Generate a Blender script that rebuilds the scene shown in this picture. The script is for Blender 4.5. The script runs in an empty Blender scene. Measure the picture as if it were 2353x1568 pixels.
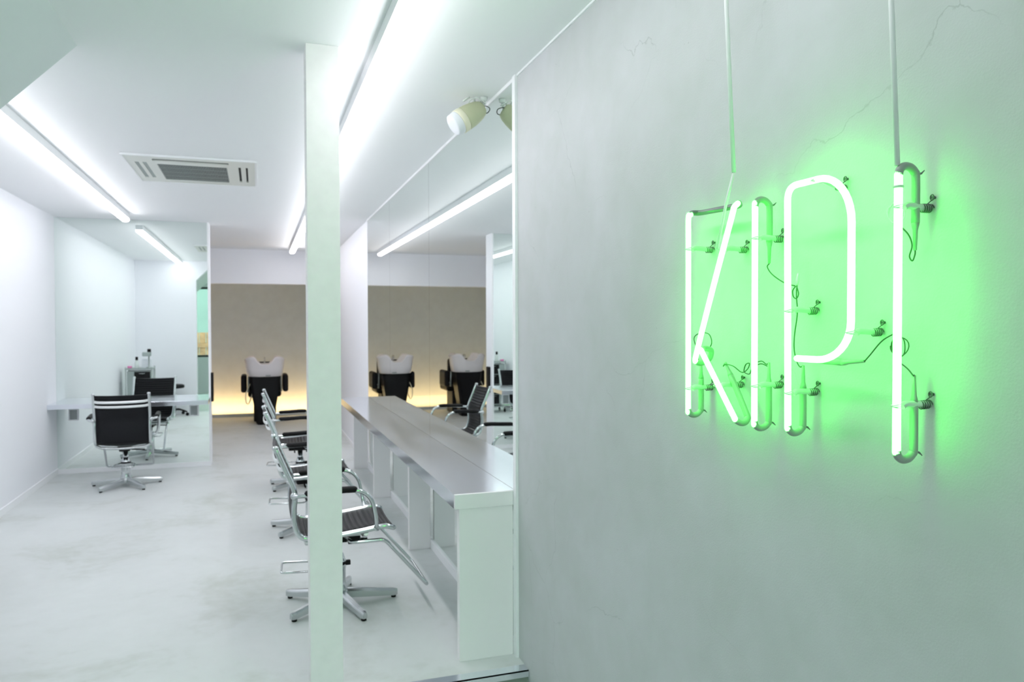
import bpy, bmesh, math, random
from math import sin, cos, pi, radians
from mathutils import Vector, Matrix

random.seed(7)
SC = bpy.context.scene
COL = SC.collection

# ------------------------------------------------------------------ camera
cam_data = bpy.data.cameras.new('camera')
cam = bpy.data.objects.new('camera', cam_data)
COL.objects.link(cam)
_r = Vector((0.94748385, -0.31978959, -0.00299497))
_u = Vector((0.0094, 0.01848721, 0.99978491))
_f = Vector((0.31966544, 0.94730821, -0.02052235))
m = Matrix((( _r.x, _u.x, -_f.x, 0), (_r.y, _u.y, -_f.y, 0), (_r.z, _u.z, -_f.z, 1.4337), (0, 0, 0, 1)))
cam.matrix_world = m
cam_data.sensor_width = 36
cam_data.lens = 26.54
cam_data.clip_start = 0.05
cam_data.clip_end = 100
cam_data.dof.use_dof = True
cam_data.dof.focus_distance = 1.55
cam_data.dof.aperture_fstop = 7.0
SC.camera = cam

# ------------------------------------------------------------------ world, exposure
world = bpy.data.worlds.new('daylight')
SC.world = world
world.use_nodes = True
wb = world.node_tree.nodes['Background']
wb.inputs[0].default_value = (0.90, 0.97, 0.97, 1)
wb.inputs[1].default_value = 8.5
SC.view_settings.view_transform = 'Standard'
SC.view_settings.look = 'None'
SC.view_settings.gamma = 1
SC.view_settings.exposure = 0.0
SC.view_settings.use_curve_mapping = False
SC.cycles.max_bounces = 12
SC.cycles.diffuse_bounces = 7
SC.cycles.glossy_bounces = 6
SC.cycles.transparent_max_bounces = 8
SC.cycles.sample_clamp_indirect = 6
SC.cycles.use_denoising = True
SC.cycles.adaptive_threshold = 0.02

LIGHT_CEIL = 20.0
LIGHT_NEON = 18.5
LIGHT_LED = 65.0

# ------------------------------------------------------------------ materials
def mat(name, col, rough=0.5, metal=0.0, spec=0.5, bump=0.0, bscale=60, mottle=0.0, mscale=3.0, coat=0.0):
    mt = bpy.data.materials.new(name)
    mt.use_nodes = True
    nt = mt.node_tree
    b = nt.nodes['Principled BSDF']
    b.inputs['Base Color'].default_value = (*col, 1)
    b.inputs['Roughness'].default_value = rough
    b.inputs['Metallic'].default_value = metal
    b.inputs['Specular IOR Level'].default_value = spec
    if coat:
        b.inputs['Coat Weight'].default_value = coat
    tc = nt.nodes.new('ShaderNodeTexCoord')
    if mottle:
        n = nt.nodes.new('ShaderNodeTexNoise')
        n.inputs['Scale'].default_value = mscale
        n.inputs['Detail'].default_value = 6
        nt.links.new(tc.outputs['Object'], n.inputs['Vector'])
        r = nt.nodes.new('ShaderNodeMapRange')
        r.inputs['From Min'].default_value = 0.3
        r.inputs['From Max'].default_value = 0.7
        r.inputs['To Min'].default_value = 1 - mottle
        r.inputs['To Max'].default_value = 1 + mottle
        nt.links.new(n.outputs['Fac'], r.inputs['Value'])
        mx = nt.nodes.new('ShaderNodeVectorMath')
        mx.operation = 'SCALE'
        mx.inputs[0].default_value = col
        nt.links.new(r.outputs['Result'], mx.inputs['Scale'])
        nt.links.new(mx.outputs['Vector'], b.inputs['Base Color'])
    if bump:
        n2 = nt.nodes.new('ShaderNodeTexNoise')
        n2.inputs['Scale'].default_value = bscale
        n2.inputs['Detail'].default_value = 4
        nt.links.new(tc.outputs['Object'], n2.inputs['Vector'])
        bp = nt.nodes.new('ShaderNodeBump')
        bp.inputs['Strength'].default_value = bump
        bp.inputs['Distance'].default_value = 0.003
        nt.links.new(n2.outputs['Fac'], bp.inputs['Height'])
        nt.links.new(bp.outputs['Normal'], b.inputs['Normal'])
    return mt

def emit(name, col, strength):
    mt = bpy.data.materials.new(name)
    mt.use_nodes = True
    nt = mt.node_tree
    nt.nodes.clear()
    o = nt.nodes.new('ShaderNodeOutputMaterial')
    e = nt.nodes.new('ShaderNodeEmission')
    e.inputs[0].default_value = (*col, 1)
    e.inputs[1].default_value = strength
    nt.links.new(e.outputs[0], o.inputs[0])
    return mt

M = {}
M['white'] = mat('white_wall_paint', (0.89, 0.90, 0.94), 0.6, spec=0.25, bump=0.05, bscale=180)
M['ceiling'] = mat('ceiling_paint', (0.91, 0.92, 0.935), 0.75, spec=0.15, bump=0.04, bscale=120)
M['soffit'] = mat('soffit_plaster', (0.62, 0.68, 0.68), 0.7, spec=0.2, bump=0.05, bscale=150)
M['whitegloss'] = mat('white_lacquer', (0.87, 0.86, 0.865), 0.35, spec=0.4)
M['trim'] = mat('white_trim', (0.90, 0.91, 0.93), 0.4)
M['column'] = mat('column_paint', (0.92, 0.88, 0.90), 0.5, spec=0.3, mottle=0.02, mscale=20)
M['beige'] = mat('beige_wall_paint', (0.66, 0.72, 0.76), 0.8, spec=0.15, mottle=0.03, mscale=8)
M['chrome'] = mat('chrome', (0.62, 0.65, 0.66), 0.10, 1.0)
M['alu'] = mat('cast_aluminium', (0.60, 0.63, 0.635), 0.24, 1.0)
M['polish'] = mat('bright_aluminium', (0.93, 0.94, 0.95), 0.35, 0.5)
M['leather'] = mat('black_leather', (0.006, 0.0065, 0.009), 0.5, spec=0.22, bump=0.25, bscale=300)
M['rubber'] = mat('black_rubber', (0.006, 0.006, 0.007), 0.55, spec=0.2)
M['blackshell'] = mat('black_shell', (0.005, 0.005, 0.006), 0.4, spec=0.2)
M['ceramic'] = mat('white_ceramic', (0.83, 0.80, 0.82), 0.15, spec=0.6)
M['steelgrey'] = mat('grey_steel', (0.42, 0.47, 0.46), 0.35, 0.7)
M['acplastic'] = mat('off_white_plastic', (0.78, 0.79, 0.75), 0.4)
M['dark'] = mat('dark_slot', (0.015, 0.018, 0.018), 0.7)
M['greyslot'] = mat('grey_louver', (0.36, 0.40, 0.39), 0.5)
M['cream'] = mat('cream_plastic', (0.52, 0.545, 0.36), 0.45)
M['creamlight'] = mat('pale_cream_plastic', (0.80, 0.78, 0.60), 0.45)
M['whiteplastic'] = mat('white_plastic', (0.80, 0.82, 0.87), 0.4)
M['clear'] = mat('frosted_clear_plastic', (0.75, 0.80, 0.78), 0.15)
M['wire'] = mat('grey_wire', (0.04, 0.06, 0.045), 0.45)
M['glassgrey'] = mat('electrode_paint', (0.27, 0.32, 0.28), 0.3, spec=0.6)
M['paint_grey'] = mat('blockout_paint', (0.13, 0.14, 0.15), 0.3, spec=0.6)
M['standoff'] = mat('frosted_glass_standoff', (0.56, 0.64, 0.58), 0.2, spec=0.6)
M['spring'] = mat('dark_steel_spring', (0.12, 0.15, 0.13), 0.35, 0.8)
M['cable'] = mat('silver_sheathed_cable', (0.80, 0.80, 0.82), 0.35, 0.0)
M['pink'] = mat('pink_plastic', (0.75, 0.20, 0.45), 0.4)
M['socket'] = mat('grey_socket_plate', (0.33, 0.36, 0.36), 0.5)
M['timber'] = mat('brown_timber', (0.20, 0.11, 0.05), 0.7, mottle=0.4, mscale=6)
M['facade'] = mat('teal_grey_facade', (0.10, 0.15, 0.135), 0.8, mottle=0.1, mscale=1)
M['asphalt'] = mat('pavement', (0.30, 0.31, 0.30), 0.9, mottle=0.1, mscale=4)
M['darkframe'] = mat('dark_window_frame', (0.05, 0.055, 0.055), 0.4, 0.3)
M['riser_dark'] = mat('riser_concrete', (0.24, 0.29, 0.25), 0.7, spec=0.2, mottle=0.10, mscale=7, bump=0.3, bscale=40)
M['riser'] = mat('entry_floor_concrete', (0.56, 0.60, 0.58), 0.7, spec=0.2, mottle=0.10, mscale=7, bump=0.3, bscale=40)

M['neon'] = emit('neon_green_tube', (0.058, 1.0, 0.062), LIGHT_NEON)
M['tube_light'] = emit('ceiling_light_diffuser', (0.985, 0.965, 1.0), LIGHT_CEIL)
M['led'] = emit('warm_led_strip', (1.0, 0.63, 0.26), LIGHT_LED)

def mirror_mat():
    mt = bpy.data.materials.new('silvered_mirror')
    mt.use_nodes = True
    b = mt.node_tree.nodes['Principled BSDF']
    b.inputs['Base Color'].default_value = (0.865, 0.925, 0.895, 1)
    b.inputs['Metallic'].default_value = 1
    b.inputs['Roughness'].default_value = 0.0
    return mt
M['mirror'] = mirror_mat()

def glass_mat():
    mt = bpy.data.materials.new('window_glass')
    mt.use_nodes = True
    nt = mt.node_tree
    nt.nodes.clear()
    o = nt.nodes.new('ShaderNodeOutputMaterial')
    t = nt.nodes.new('ShaderNodeBsdfTransparent')
    t.inputs[0].default_value = (0.90, 0.97, 0.94, 1)
    g = nt.nodes.new('ShaderNodeBsdfGlossy')
    g.inputs['Roughness'].default_value = 0.0
    fr = nt.nodes.new('ShaderNodeFresnel')
    fr.inputs[0].default_value = 1.45
    mx = nt.nodes.new('ShaderNodeMixShader')
    nt.links.new(fr.outputs[0], mx.inputs[0])
    nt.links.new(t.outputs[0], mx.inputs[1])
    nt.links.new(g.outputs[0], mx.inputs[2])
    nt.links.new(mx.outputs[0], o.inputs[0])
    return mt
M['glass'] = glass_mat()

def steel_top_mat():
    mt = mat('brushed_stainless', (0.82, 0.85, 0.91), 0.22, 0.9)
    nt = mt.node_tree
    b = nt.nodes['Principled BSDF']
    tc = nt.nodes.new('ShaderNodeTexCoord')
    mp = nt.nodes.new('ShaderNodeMapping')
    mp.inputs['Scale'].default_value = (1.5, 0.3, 1.5)
    n = nt.nodes.new('ShaderNodeTexNoise')
    n.inputs['Scale'].default_value = 4
    n.inputs['Detail'].default_value = 5
    nt.links.new(tc.outputs['Object'], mp.inputs[0])
    nt.links.new(mp.outputs[0], n.inputs['Vector'])
    r = nt.nodes.new('ShaderNodeMapRange')
    r.inputs['From Min'].default_value = 0.3
    r.inputs['From Max'].default_value = 0.7
    r.inputs['To Min'].default_value = 0.13
    r.inputs['To Max'].default_value = 0.22
    nt.links.new(n.outputs['Fac'], r.inputs['Value'])
    nt.links.new(r.outputs['Result'], b.inputs['Roughness'])
    return mt
M['steel'] = steel_top_mat()

def concrete_mat():
    mt = bpy.data.materials.new('trowelled_concrete_wall')
    mt.use_nodes = True
    nt = mt.node_tree
    L = nt.links.new
    b = nt.nodes['Principled BSDF']
    b.inputs['Roughness'].default_value = 0.75
    b.inputs['Specular IOR Level'].default_value = 0.2
    tc = nt.nodes.new('ShaderNodeTexCoord')
    def noise(scale, detail=5, stretch=None, dist=0.0):
        n = nt.nodes.new('ShaderNodeTexNoise')
        n.inputs['Scale'].default_value = scale
        n.inputs['Detail'].default_value = detail
        n.inputs['Distortion'].default_value = dist
        if stretch:
            mp = nt.nodes.new('ShaderNodeMapping')
            mp.inputs['Scale'].default_value = stretch
            L(tc.outputs['Object'], mp.inputs[0])
            L(mp.outputs[0], n.inputs['Vector'])
        else:
            L(tc.outputs['Object'], n.inputs['Vector'])
        return n
    big = noise(1.6, 6, (1, 1.2, 1.0), 0.6)
    mid = noise(9, 6, None, 0.4)
    fine = noise(240, 3)
    cr = nt.nodes.new('ShaderNodeValToRGB')
    cr.color_ramp.elements[0].position = 0.30
    cr.color_ramp.elements[0].color = (0.515, 0.54, 0.535, 1)
    cr.color_ramp.elements[1].position = 0.72
    cr.color_ramp.elements[1].color = (0.605, 0.61, 0.64, 1)
    ma = nt.nodes.new('ShaderNodeMath'); ma.operation = 'MULTIPLY_ADD'
    ma.inputs[1].default_value = 0.35
    ma2 = nt.nodes.new('ShaderNodeMath'); ma2.operation = 'MULTIPLY_ADD'
    ma2.inputs[1].default_value = 0.65
    ma2.inputs[2].default_value = 0.0
    L(big.outputs['Fac'], ma2.inputs[0])
    L(mid.outputs['Fac'], ma.inputs[0])
    L(ma2.outputs[0], ma.inputs[2])
    L(ma.outputs[0], cr.inputs[0])
    # hairline cracks, few and faint
    vo = nt.nodes.new('ShaderNodeTexVoronoi')
    vo.feature = 'DISTANCE_TO_EDGE'
    vo.inputs['Scale'].default_value = 1.5
    dn = noise(3.0, 8)
    mixv = nt.nodes.new('ShaderNodeVectorMath'); mixv.operation = 'MULTIPLY_ADD'
    mixv.inputs[1].default_value = (0.28, 0.28, 0.28)
    L(dn.outputs['Color'], mixv.inputs[0])
    L(tc.outputs['Object'], mixv.inputs[2])
    L(mixv.outputs[0], vo.inputs['Vector'])
    lt = nt.nodes.new('ShaderNodeMapRange')
    lt.inputs['From Min'].default_value = 0.0
    lt.inputs['From Max'].default_value = 0.0022
    lt.inputs['To Min'].default_value = 1.0
    lt.inputs['To Max'].default_value = 0.0
    L(vo.outputs['Distance'], lt.inputs['Value'])
    mk = noise(2.2, 2)
    mkr = nt.nodes.new('ShaderNodeMapRange')
    mkr.inputs['From Min'].default_value = 0.50
    mkr.inputs['From Max'].default_value = 0.62
    L(mk.outputs['Fac'], mkr.inputs['Value'])
    mm = nt.nodes.new('ShaderNodeMath'); mm.operation = 'MULTIPLY'
    L(lt.outputs[0], mm.inputs[0]); L(mkr.outputs[0], mm.inputs[1])
    # pits
    pv = nt.nodes.new('ShaderNodeTexVoronoi')
    pv.inputs['Scale'].default_value = 22
    L(tc.outputs['Object'], pv.inputs['Vector'])
    pl = nt.nodes.new('ShaderNodeMath'); pl.operation = 'LESS_THAN'
    pl.inputs[1].default_value = 0.045
    L(pv.outputs['Distance'], pl.inputs[0])
    pk = noise(5, 2)
    pkr = nt.nodes.new('ShaderNodeMath'); pkr.operation = 'GREATER_THAN'
    pkr.inputs[1].default_value = 0.60
    L(pk.outputs['Fac'], pkr.inputs[0])
    pm = nt.nodes.new('ShaderNodeMath'); pm.operation = 'MULTIPLY'
    L(pl.outputs[0], pm.inputs[0]); L(pkr.outputs[0], pm.inputs[1])
    mx = nt.nodes.new('ShaderNodeMath'); mx.operation = 'MAXIMUM'
    L(mm.outputs[0], mx.inputs[0]); L(pm.outputs[0], mx.inputs[1])
    sc = nt.nodes.new('ShaderNodeMath'); sc.operation = 'MULTIPLY'
    sc.inputs[1].default_value = 0.30
    L(mx.outputs[0], sc.inputs[0])
    mc = nt.nodes.new('ShaderNodeMix'); mc.data_type = 'RGBA'
    mc.inputs['B'].default_value = (0.16, 0.19, 0.18, 1)
    L(sc.outputs[0], mc.inputs['Factor'])
    L(cr.outputs[0], mc.inputs['A'])
    L(mc.outputs['Result'], b.inputs['Base Color'])
    ad = nt.nodes.new('ShaderNodeMath'); ad.operation = 'MULTIPLY_ADD'
    ad.inputs[1].default_value = 0.5
    L(fine.outputs['Fac'], ad.inputs[0]); L(mid.outputs['Fac'], ad.inputs[2])
    bp = nt.nodes.new('ShaderNodeBump')
    bp.inputs['Strength'].default_value = 0.25
    bp.inputs['Distance'].default_value = 0.003
    L(ad.outputs[0], bp.inputs['Height'])
    L(bp.outputs[0], b.inputs['Normal'])
    return mt
M['concrete'] = concrete_mat()

def floor_mat():
    mt = bpy.data.materials.new('pale_cement_floor')
    mt.use_nodes = True
    nt = mt.node_tree
    L = nt.links.new
    b = nt.nodes['Principled BSDF']
    b.inputs['Roughness'].default_value = 0.48
    b.inputs['Specular IOR Level'].default_value = 0.35
    tc = nt.nodes.new('ShaderNodeTexCoord')
    n1 = nt.nodes.new('ShaderNodeTexNoise')
    n1.inputs['Scale'].default_value = 1.3; n1.inputs['Detail'].default_value = 8
    n1.inputs['Roughness'].default_value = 0.62; n1.inputs['Distortion'].default_value = 0.5
    n2 = nt.nodes.new('ShaderNodeTexNoise')
    n2.inputs['Scale'].default_value = 14; n2.inputs['Detail'].default_value = 6
    L(tc.outputs['Object'], n1.inputs['Vector']); L(tc.outputs['Object'], n2.inputs['Vector'])
    a = nt.nodes.new('ShaderNodeMath'); a.operation = 'MULTIPLY_ADD'; a.inputs[1].default_value = 0.22
    L(n2.outputs['Fac'], a.inputs[0]); L(n1.outputs['Fac'], a.inputs[2])
    cr = nt.nodes.new('ShaderNodeValToRGB')
    e = cr.color_ramp.elements
    e[0].position = 0.40; e[0].color = (0.52, 0.55, 0.52, 1)
    e[1].position = 0.58; e[1].color = (0.63, 0.66, 0.655, 1)
    e2 = e.new(0.8); e2.color = (0.67, 0.70, 0.70, 1)
    L(a.outputs[0], cr.inputs[0])
    L(cr.outputs[0], b.inputs['Base Color'])
    bp = nt.nodes.new('ShaderNodeBump')
    bp.inputs['Strength'].default_value = 0.12; bp.inputs['Distance'].default_value = 0.002
    L(n2.outputs['Fac'], bp.inputs['Height']); L(bp.outputs[0], b.inputs['Normal'])
    return mt
M['floor'] = floor_mat()

# ------------------------------------------------------------------ mesh helpers
def box(bm, x0, x1, y0, y1, z0, z1, bev=0.0):
    t = bmesh.new()
    bmesh.ops.create_cube(t, size=1)
    for v in t.verts:
        v.co = Vector(((x0 + x1) / 2 + v.co.x * (x1 - x0), (y0 + y1) / 2 + v.co.y * (y1 - y0), (z0 + z1) / 2 + v.co.z * (z1 - z0)))
    if bev:
        bmesh.ops.bevel(t, geom=t.edges[:], offset=bev, segments=3, profile=0.5, affect='EDGES')
    merge(bm, t)

def merge(bm, t, mtx=None):
    if mtx is not None:
        t.transform(mtx)
    me = bpy.data.meshes.new('tmp')
    t.to_mesh(me); t.free()
    bm.from_mesh(me)
    bpy.data.meshes.remove(me)

def smooth_path(pts, n=6):
    P = [Vector(p) for p in pts]
    if len(P) < 3: return P
    out = []
    for i in range(len(P) - 1):
        p0 = P[i - 1] if i else P[0] * 2 - P[1]
        p1, p2 = P[i], P[i + 1]
        p3 = P[i + 2] if i + 2 < len(P) else P[-1] * 2 - P[-2]
        for k in range(n):
            t = k / n
            out.append(0.5 * ((2 * p1) + (p2 - p0) * t + (2 * p0 - 5 * p1 + 4 * p2 - p3) * t * t + (3 * p1 - p0 - 3 * p2 + p3) * t ** 3))
    out.append(P[-1])
    return out

def round_path(pts, r=0.02, n=5):
    """polyline with its corners rounded to radius about r"""
    P = [Vector(p) for p in pts]
    out = [P[0]]
    for i in range(1, len(P) - 1):
        a, b, c = P[i - 1], P[i], P[i + 1]
        d1 = (a - b); d2 = (c - b)
        k = min(r, d1.length * 0.49, d2.length * 0.49)
        s = b + d1.normalized() * k; e = b + d2.normalized() * k
        for j in range(n + 1):
            t = j / n
            out.append(s.lerp(b, t).lerp(b.lerp(e, t), t))
    out.append(P[-1])
    return out

def tube(bm, pts, r, seg=12, closed=False, rad=None, flat=1.0, domes=False):
    P = [Vector(p) for p in pts]
    n = len(P)
    rr = rad if rad else [r] * n
    if domes:
        d0 = (P[0] - P[1]).normalized(); d1 = (P[-1] - P[-2]).normalized()
        P = [P[0] + d0 * rr[0] * 0.95, P[0] + d0 * rr[0] * 0.6] + P + [P[-1] + d1 * rr[-1] * 0.6, P[-1] + d1 * rr[-1] * 0.95]
        rr = [rr[0] * 0.3, rr[0] * 0.8] + list(rr) + [rr[-1] * 0.8, rr[-1] * 0.3]
        n = len(P)
    def tan(i):
        if closed: return (P[(i + 1) % n] - P[i - 1]).normalized()
        if i == 0: return (P[1] - P[0]).normalized()
        if i == n - 1: return (P[-1] - P[-2]).normalized()
        return (P[i + 1] - P[i - 1]).normalized()
    t0 = tan(0)
    up = Vector((0, 0, 1)) if abs(t0.z) < 0.9 else Vector((0, 1, 0))
    nrm = (up - t0 * up.dot(t0)).normalized()
    rings = []
    pt = t0
    for i in range(n):
        t = tan(i)
        q = pt.rotation_difference(t)
        nrm = q @ nrm
        nrm = (nrm - t * nrm.dot(t)).normalized()
        pt = t
        bn = t.cross(nrm)
        rings.append([bm.verts.new(P[i] + (nrm * cos(2 * pi * k / seg) + bn * sin(2 * pi * k / seg) * flat) * rr[i]) for k in range(seg)])
    cnt = n if closed else n - 1
    for i in range(cnt):
        a, b = rings[i], rings[(i + 1) % n]
        for k in range(seg):
            f = bm.faces.new((a[k], a[(k + 1) % seg], b[(k + 1) % seg], b[k]))
            f.smooth = True
    if not closed:
        bm.faces.new(rings[0][::-1]); bm.faces.new(rings[-1])

def lathe(bm, prof, seg=32, mtx=None):
    t = bmesh.new()
    rings = []
    for r, z in prof:
        rings.append([t.verts.new((max(r, 1e-4) * cos(2 * pi * k / seg), max(r, 1e-4) * sin(2 * pi * k / seg), z)) for k in range(seg)])
    for a, b in zip(rings, rings[1:]):
        for k in range(seg):
            f = t.faces.new((a[k], a[(k + 1) % seg], b[(k + 1) % seg], b[k])); f.smooth = True
    t.faces.new(rings[0][::-1]); t.faces.new(rings[-1])
    merge(bm, t, mtx)

def prism(bm, poly, y0, y1, axis='y'):
    """polygon in the xz plane drawn out along y (or in xy drawn out along z)"""
    def P(a, b, c):
        return (a, c, b) if axis == 'y' else (a, b, c)
    A = [bm.verts.new(P(a, b, y0)) for a, b in poly]
    B = [bm.verts.new(P(a, b, y1)) for a, b in poly]
    n = len(poly)
    bm.faces.new(A); bm.faces.new(B[::-1])
    for i in range(n):
        bm.faces.new((A[i], B[i], B[(i + 1) % n], A[(i + 1) % n]))

def obj(name, bm, material, parent=None, loc=None, smooth=False):
    bmesh.ops.recalc_face_normals(bm, faces=bm.faces[:])
    if smooth:
        for f in bm.faces: f.smooth = True
    me = bpy.data.meshes.new(name)
    bm.to_mesh(me); bm.free()
    me.materials.append(M[material])
    o = bpy.data.objects.new(name, me)
    COL.objects.link(o)
    if parent: o.parent = parent
    if loc: o.location = loc
    return o

def tag(o, label, cat, group=None):
    o['label'] = label; o['category'] = cat
    if group: o['group'] = group
    return o

def thing(name, label, cat, loc=(0, 0, 0), rotz=0.0, group=None):
    o = bpy.data.objects.new(name, None)
    o.empty_display_size = 0.1
    COL.objects.link(o)
    o.location = loc; o.rotation_euler = (0, 0, rotz)
    return tag(o, label, cat, group)

def struct(name, bm, material):
    o = obj(name, bm, material)
    o['kind'] = 'structure'
    return o

def sbox(name, material, *b, bev=0.0):
    bm = bmesh.new(); box(bm, *b, bev=bev)
    return struct(name, bm, material)

def copy_tree(o, parent=None):
    c = o.copy(); COL.objects.link(c)
    if parent: c.parent = parent
    for ch in list(o.children): copy_tree(ch, c)
    return c

def retag(o, label, group=None):
    o['label'] = label
    if group: o['group'] = group

# ------------------------------------------------------------------ the room
H = 2.5
R = 1.058          # face of right wall
LX = -1.8545       # face of left wall
YS = 2.927         # front edge of the raised salon floor
YE = 3.066         # where concrete ends and mirror begins
YM = 8.352         # left mirror
YF = 7.68          # far end of right mirror
YH = 11.12         # header
YB = 12.95         # beige wall
XP = -0.4594       # free edge of partition
YW = -2.2          # street front

sbox('floor', 'floor', LX, R, YS + 0.055, YB, -0.10, 0.0)
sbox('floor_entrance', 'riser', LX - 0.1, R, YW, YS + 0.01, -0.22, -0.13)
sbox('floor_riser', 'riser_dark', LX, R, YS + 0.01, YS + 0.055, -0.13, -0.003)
bm = bmesh.new(); box(bm, LX, R - 0.002, YS - 0.004, YS + 0.055, -0.003, 0.001); box(bm, LX, R - 0.002, YS - 0.004, YS + 0.002, -0.026, 0.001)
o = obj('trim_step_nosing', bm, 'steel'); o['kind'] = 'structure'

sbox('ceiling', 'ceiling', LX - 0.1, R + 0.1, YW, YB + 0.1, H, H + 0.1)
sbox('wall_right', 'concrete', R, R + 0.14, YW, YE - 0.012, -0.13, H)
sbox('wall_right_salon', 'white', R + 0.006, R + 0.14, YE - 0.012, YH, 0.0, H)
sbox('wall_right_alcove', 'beige', R + 0.006, R + 0.14, YH, YB + 0.1, 0.0, H)
sbox('wall_left', 'white', LX - 0.1, LX, YW, YH, -0.13, H)
sbox('wall_left_alcove', 'beige', LX - 0.1, LX, YH, YB + 0.1, 0.0, H)
sbox('wall_back', 'beige', LX, R, YB, YB + 0.1, 0.0, H)
sbox('wall_header', 'white', LX, R + 0.006, YH, YH + 0.13, 2.026, H)
sbox('wall_partition', 'white', LX, XP - 0.004, YM + 0.008, YM + 0.25, 0.0, H)
sbox('trim_light_curb', 'beige', LX, R, YB - 0.25, YB - 0.225, 0.0, 0.045)
# trims round mirrors and baseboards
sbox('trim_mirror_side', 'trim', R - 0.012, R + 0.006, YE - 0.012, YE + 0.024, 0.0, H)
sbox('trim_mirror_top', 'trim', R - 0.006, R + 0.006, YE + 0.024, YF, H - 0.016, H)
sbox('baseboard_right', 'trim', R - 0.012, R + 0.006, YE + 0.024, YF, 0.0, 0.05)
sbox('baseboard_right_far', 'trim', R - 0.004, R + 0.006, YF, YH, 0.0, 0.05)
sbox('baseboard_left', 'trim', LX, LX + 0.01, 3.27, YM, 0.0, 0.055)
sbox('baseboard_left_mirror', 'trim', LX + 0.01, XP, YM - 0.008, YM + 0.008, 0.0, 0.045)
sbox('trim_partition_edge', 'trim', XP - 0.018, XP, YM - 0.006, YM + 0.02, 0.045, H)
sbox('trim_concrete_top', 'trim', R - 0.006, R + 0.001, YW, YE - 0.012, H - 0.008, H)
sbox('column', 'column', 0.1824, 0.1824 + 0.1217, 2.957, 2.957 + 0.1217, 0.0, H, bev=0.0012)

# wall between entrance and salon, left of the opening, with the sloping soffit of the stair above
bm = bmesh.new()
prism(bm, [(LX, -0.13), (-0.945, -0.13), (-0.945, 2.1925), (-0.646, H), (LX, H)], 3.13, 3.26)
struct('wall_entrance', bm, 'white')
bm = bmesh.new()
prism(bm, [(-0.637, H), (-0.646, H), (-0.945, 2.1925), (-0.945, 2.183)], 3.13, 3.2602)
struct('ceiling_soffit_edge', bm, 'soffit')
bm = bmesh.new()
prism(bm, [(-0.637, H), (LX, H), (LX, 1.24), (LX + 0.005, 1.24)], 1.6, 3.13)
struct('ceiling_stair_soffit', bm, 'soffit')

# street front behind the camera: low sill wall, window, glazed door
sbox('wall_front', 'white', LX - 0.1, 0.15, YW - 0.12, YW, -0.13, 0.72)
sbox('wall_front_lintel', 'white', LX - 0.1, R + 0.14, YW - 0.12, YW, 2.35, H)
def glazed(name, x0, x1, z0, z1, mull):
    fr = 0.05
    bm = bmesh.new()
    box(bm, x0, x0 + fr, YW - 0.09, YW - 0.03, z0, z1); box(bm, x1 - fr, x1, YW - 0.09, YW - 0.03, z0, z1)
    box(bm, x0 + fr, x1 - fr, YW - 0.09, YW - 0.03, z1 - fr, z1); box(bm, x0 + fr, x1 - fr, YW - 0.09, YW - 0.03, z0, z0 + fr)
    for mx in mull: box(bm, mx - 0.02, mx + 0.02, YW - 0.085, YW - 0.035, z0 + fr, z1 - fr)
    o = struct(name, bm, 'darkframe')
    bm = bmesh.new(); box(bm, x0 + fr, x1 - fr, YW - 0.063, YW - 0.057, z0 + fr, z1 - fr)
    obj('window_pane', bm, 'glass', o)
glazed('window_1', LX - 0.1, 0.15, 0.72, 2.35, [-0.9])
glazed('door_1', 0.15, R + 0.14, -0.13, 2.35, [])
sbox('ground', 'asphalt', -12, 12, -14, YW - 0.12, -0.30, -0.20)
sbox('wall_across_street', 'facade', -14, 14, -9.2, -9.0, -0.2, 3.4)
bm = bmesh.new()
for i in range(9): box(bm, -2.2 + i * 0.16, -2.2 + i * 0.16 + 0.145, -4.2, -4.16, -0.2, 1.28)
box(bm, -2.2, -0.78, -4.16, -4.12, 0.1, 0.2); box(bm, -2.2, -0.78, -4.16, -4.12, 0.9, 1.0)
tag(obj('timber_screen', bm, 'timber'), 'brown timber screen standing out in the street, glimpsed in the left mirror', 'screen')

# ------------------------------------------------------------------ mirrors
for i, (a, b, lab) in enumerate([(YE + 0.024, 4.81, 'wall mirror pane nearest the concrete wall, with the speaker in front of it'),
                                 (4.81, 6.34, 'middle pane of the long wall mirror above the steel counter'),
                                 (6.34, YF, 'far pane of the long wall mirror, at the far end of the counter')]):
    bm = bmesh.new(); box(bm, R - 0.0, R + 0.006, a + 0.0012, b - 0.0012, 0.05, H - 0.016)
    tag(obj('wall_mirror', bm, 'mirror'), lab, 'mirror', 'panes of the long mirror on the right wall')
bm = bmesh.new(); box(bm, LX + 0.001, XP - 0.018, YM, YM + 0.007, 0.045, H - 0.004)
tag(obj('partition_mirror', bm, 'mirror'), 'full-height mirror on the partition behind the single chair at the left', 'mirror')

# ------------------------------------------------------------------ counter on the right
t = thing('styling_counter', 'long narrow counter with stainless top and white panel legs along the right mirror', 'counter', (0.92, 3.093, 0))
def rel(o_, parent):  # keep world placement under a parent that is moved
    o_.location = -Vector(parent.location)
bm = bmesh.new(); box(bm, 0.785, R - 0.001, 3.105, 7.70, 0.655, 0.716)
rel(obj('worktop', bm, 'steel', t), t)
bm = bmesh.new(); box(bm, 0.785, R - 0.013, 3.088, 3.105, 0.655, 0.717, bev=0.001)
rel(obj('end_cap', bm, 'whitegloss', t), t)
bm = bmesh.new(); box(bm, 0.805, R - 0.013, 3.093, 3.133, 0.0, 0.655, bev=0.001)
rel(obj('end_panel', bm, 'whitegloss', t), t)
for y in (4.754, 6.296, 7.654):
    bm = bmesh.new(); box(bm, 0.908, R - 0.013, y, y + 0.035, 0.0, 0.655, bev=0.001)
    rel(obj('panel_leg', bm, 'whitegloss', t), t)

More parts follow.
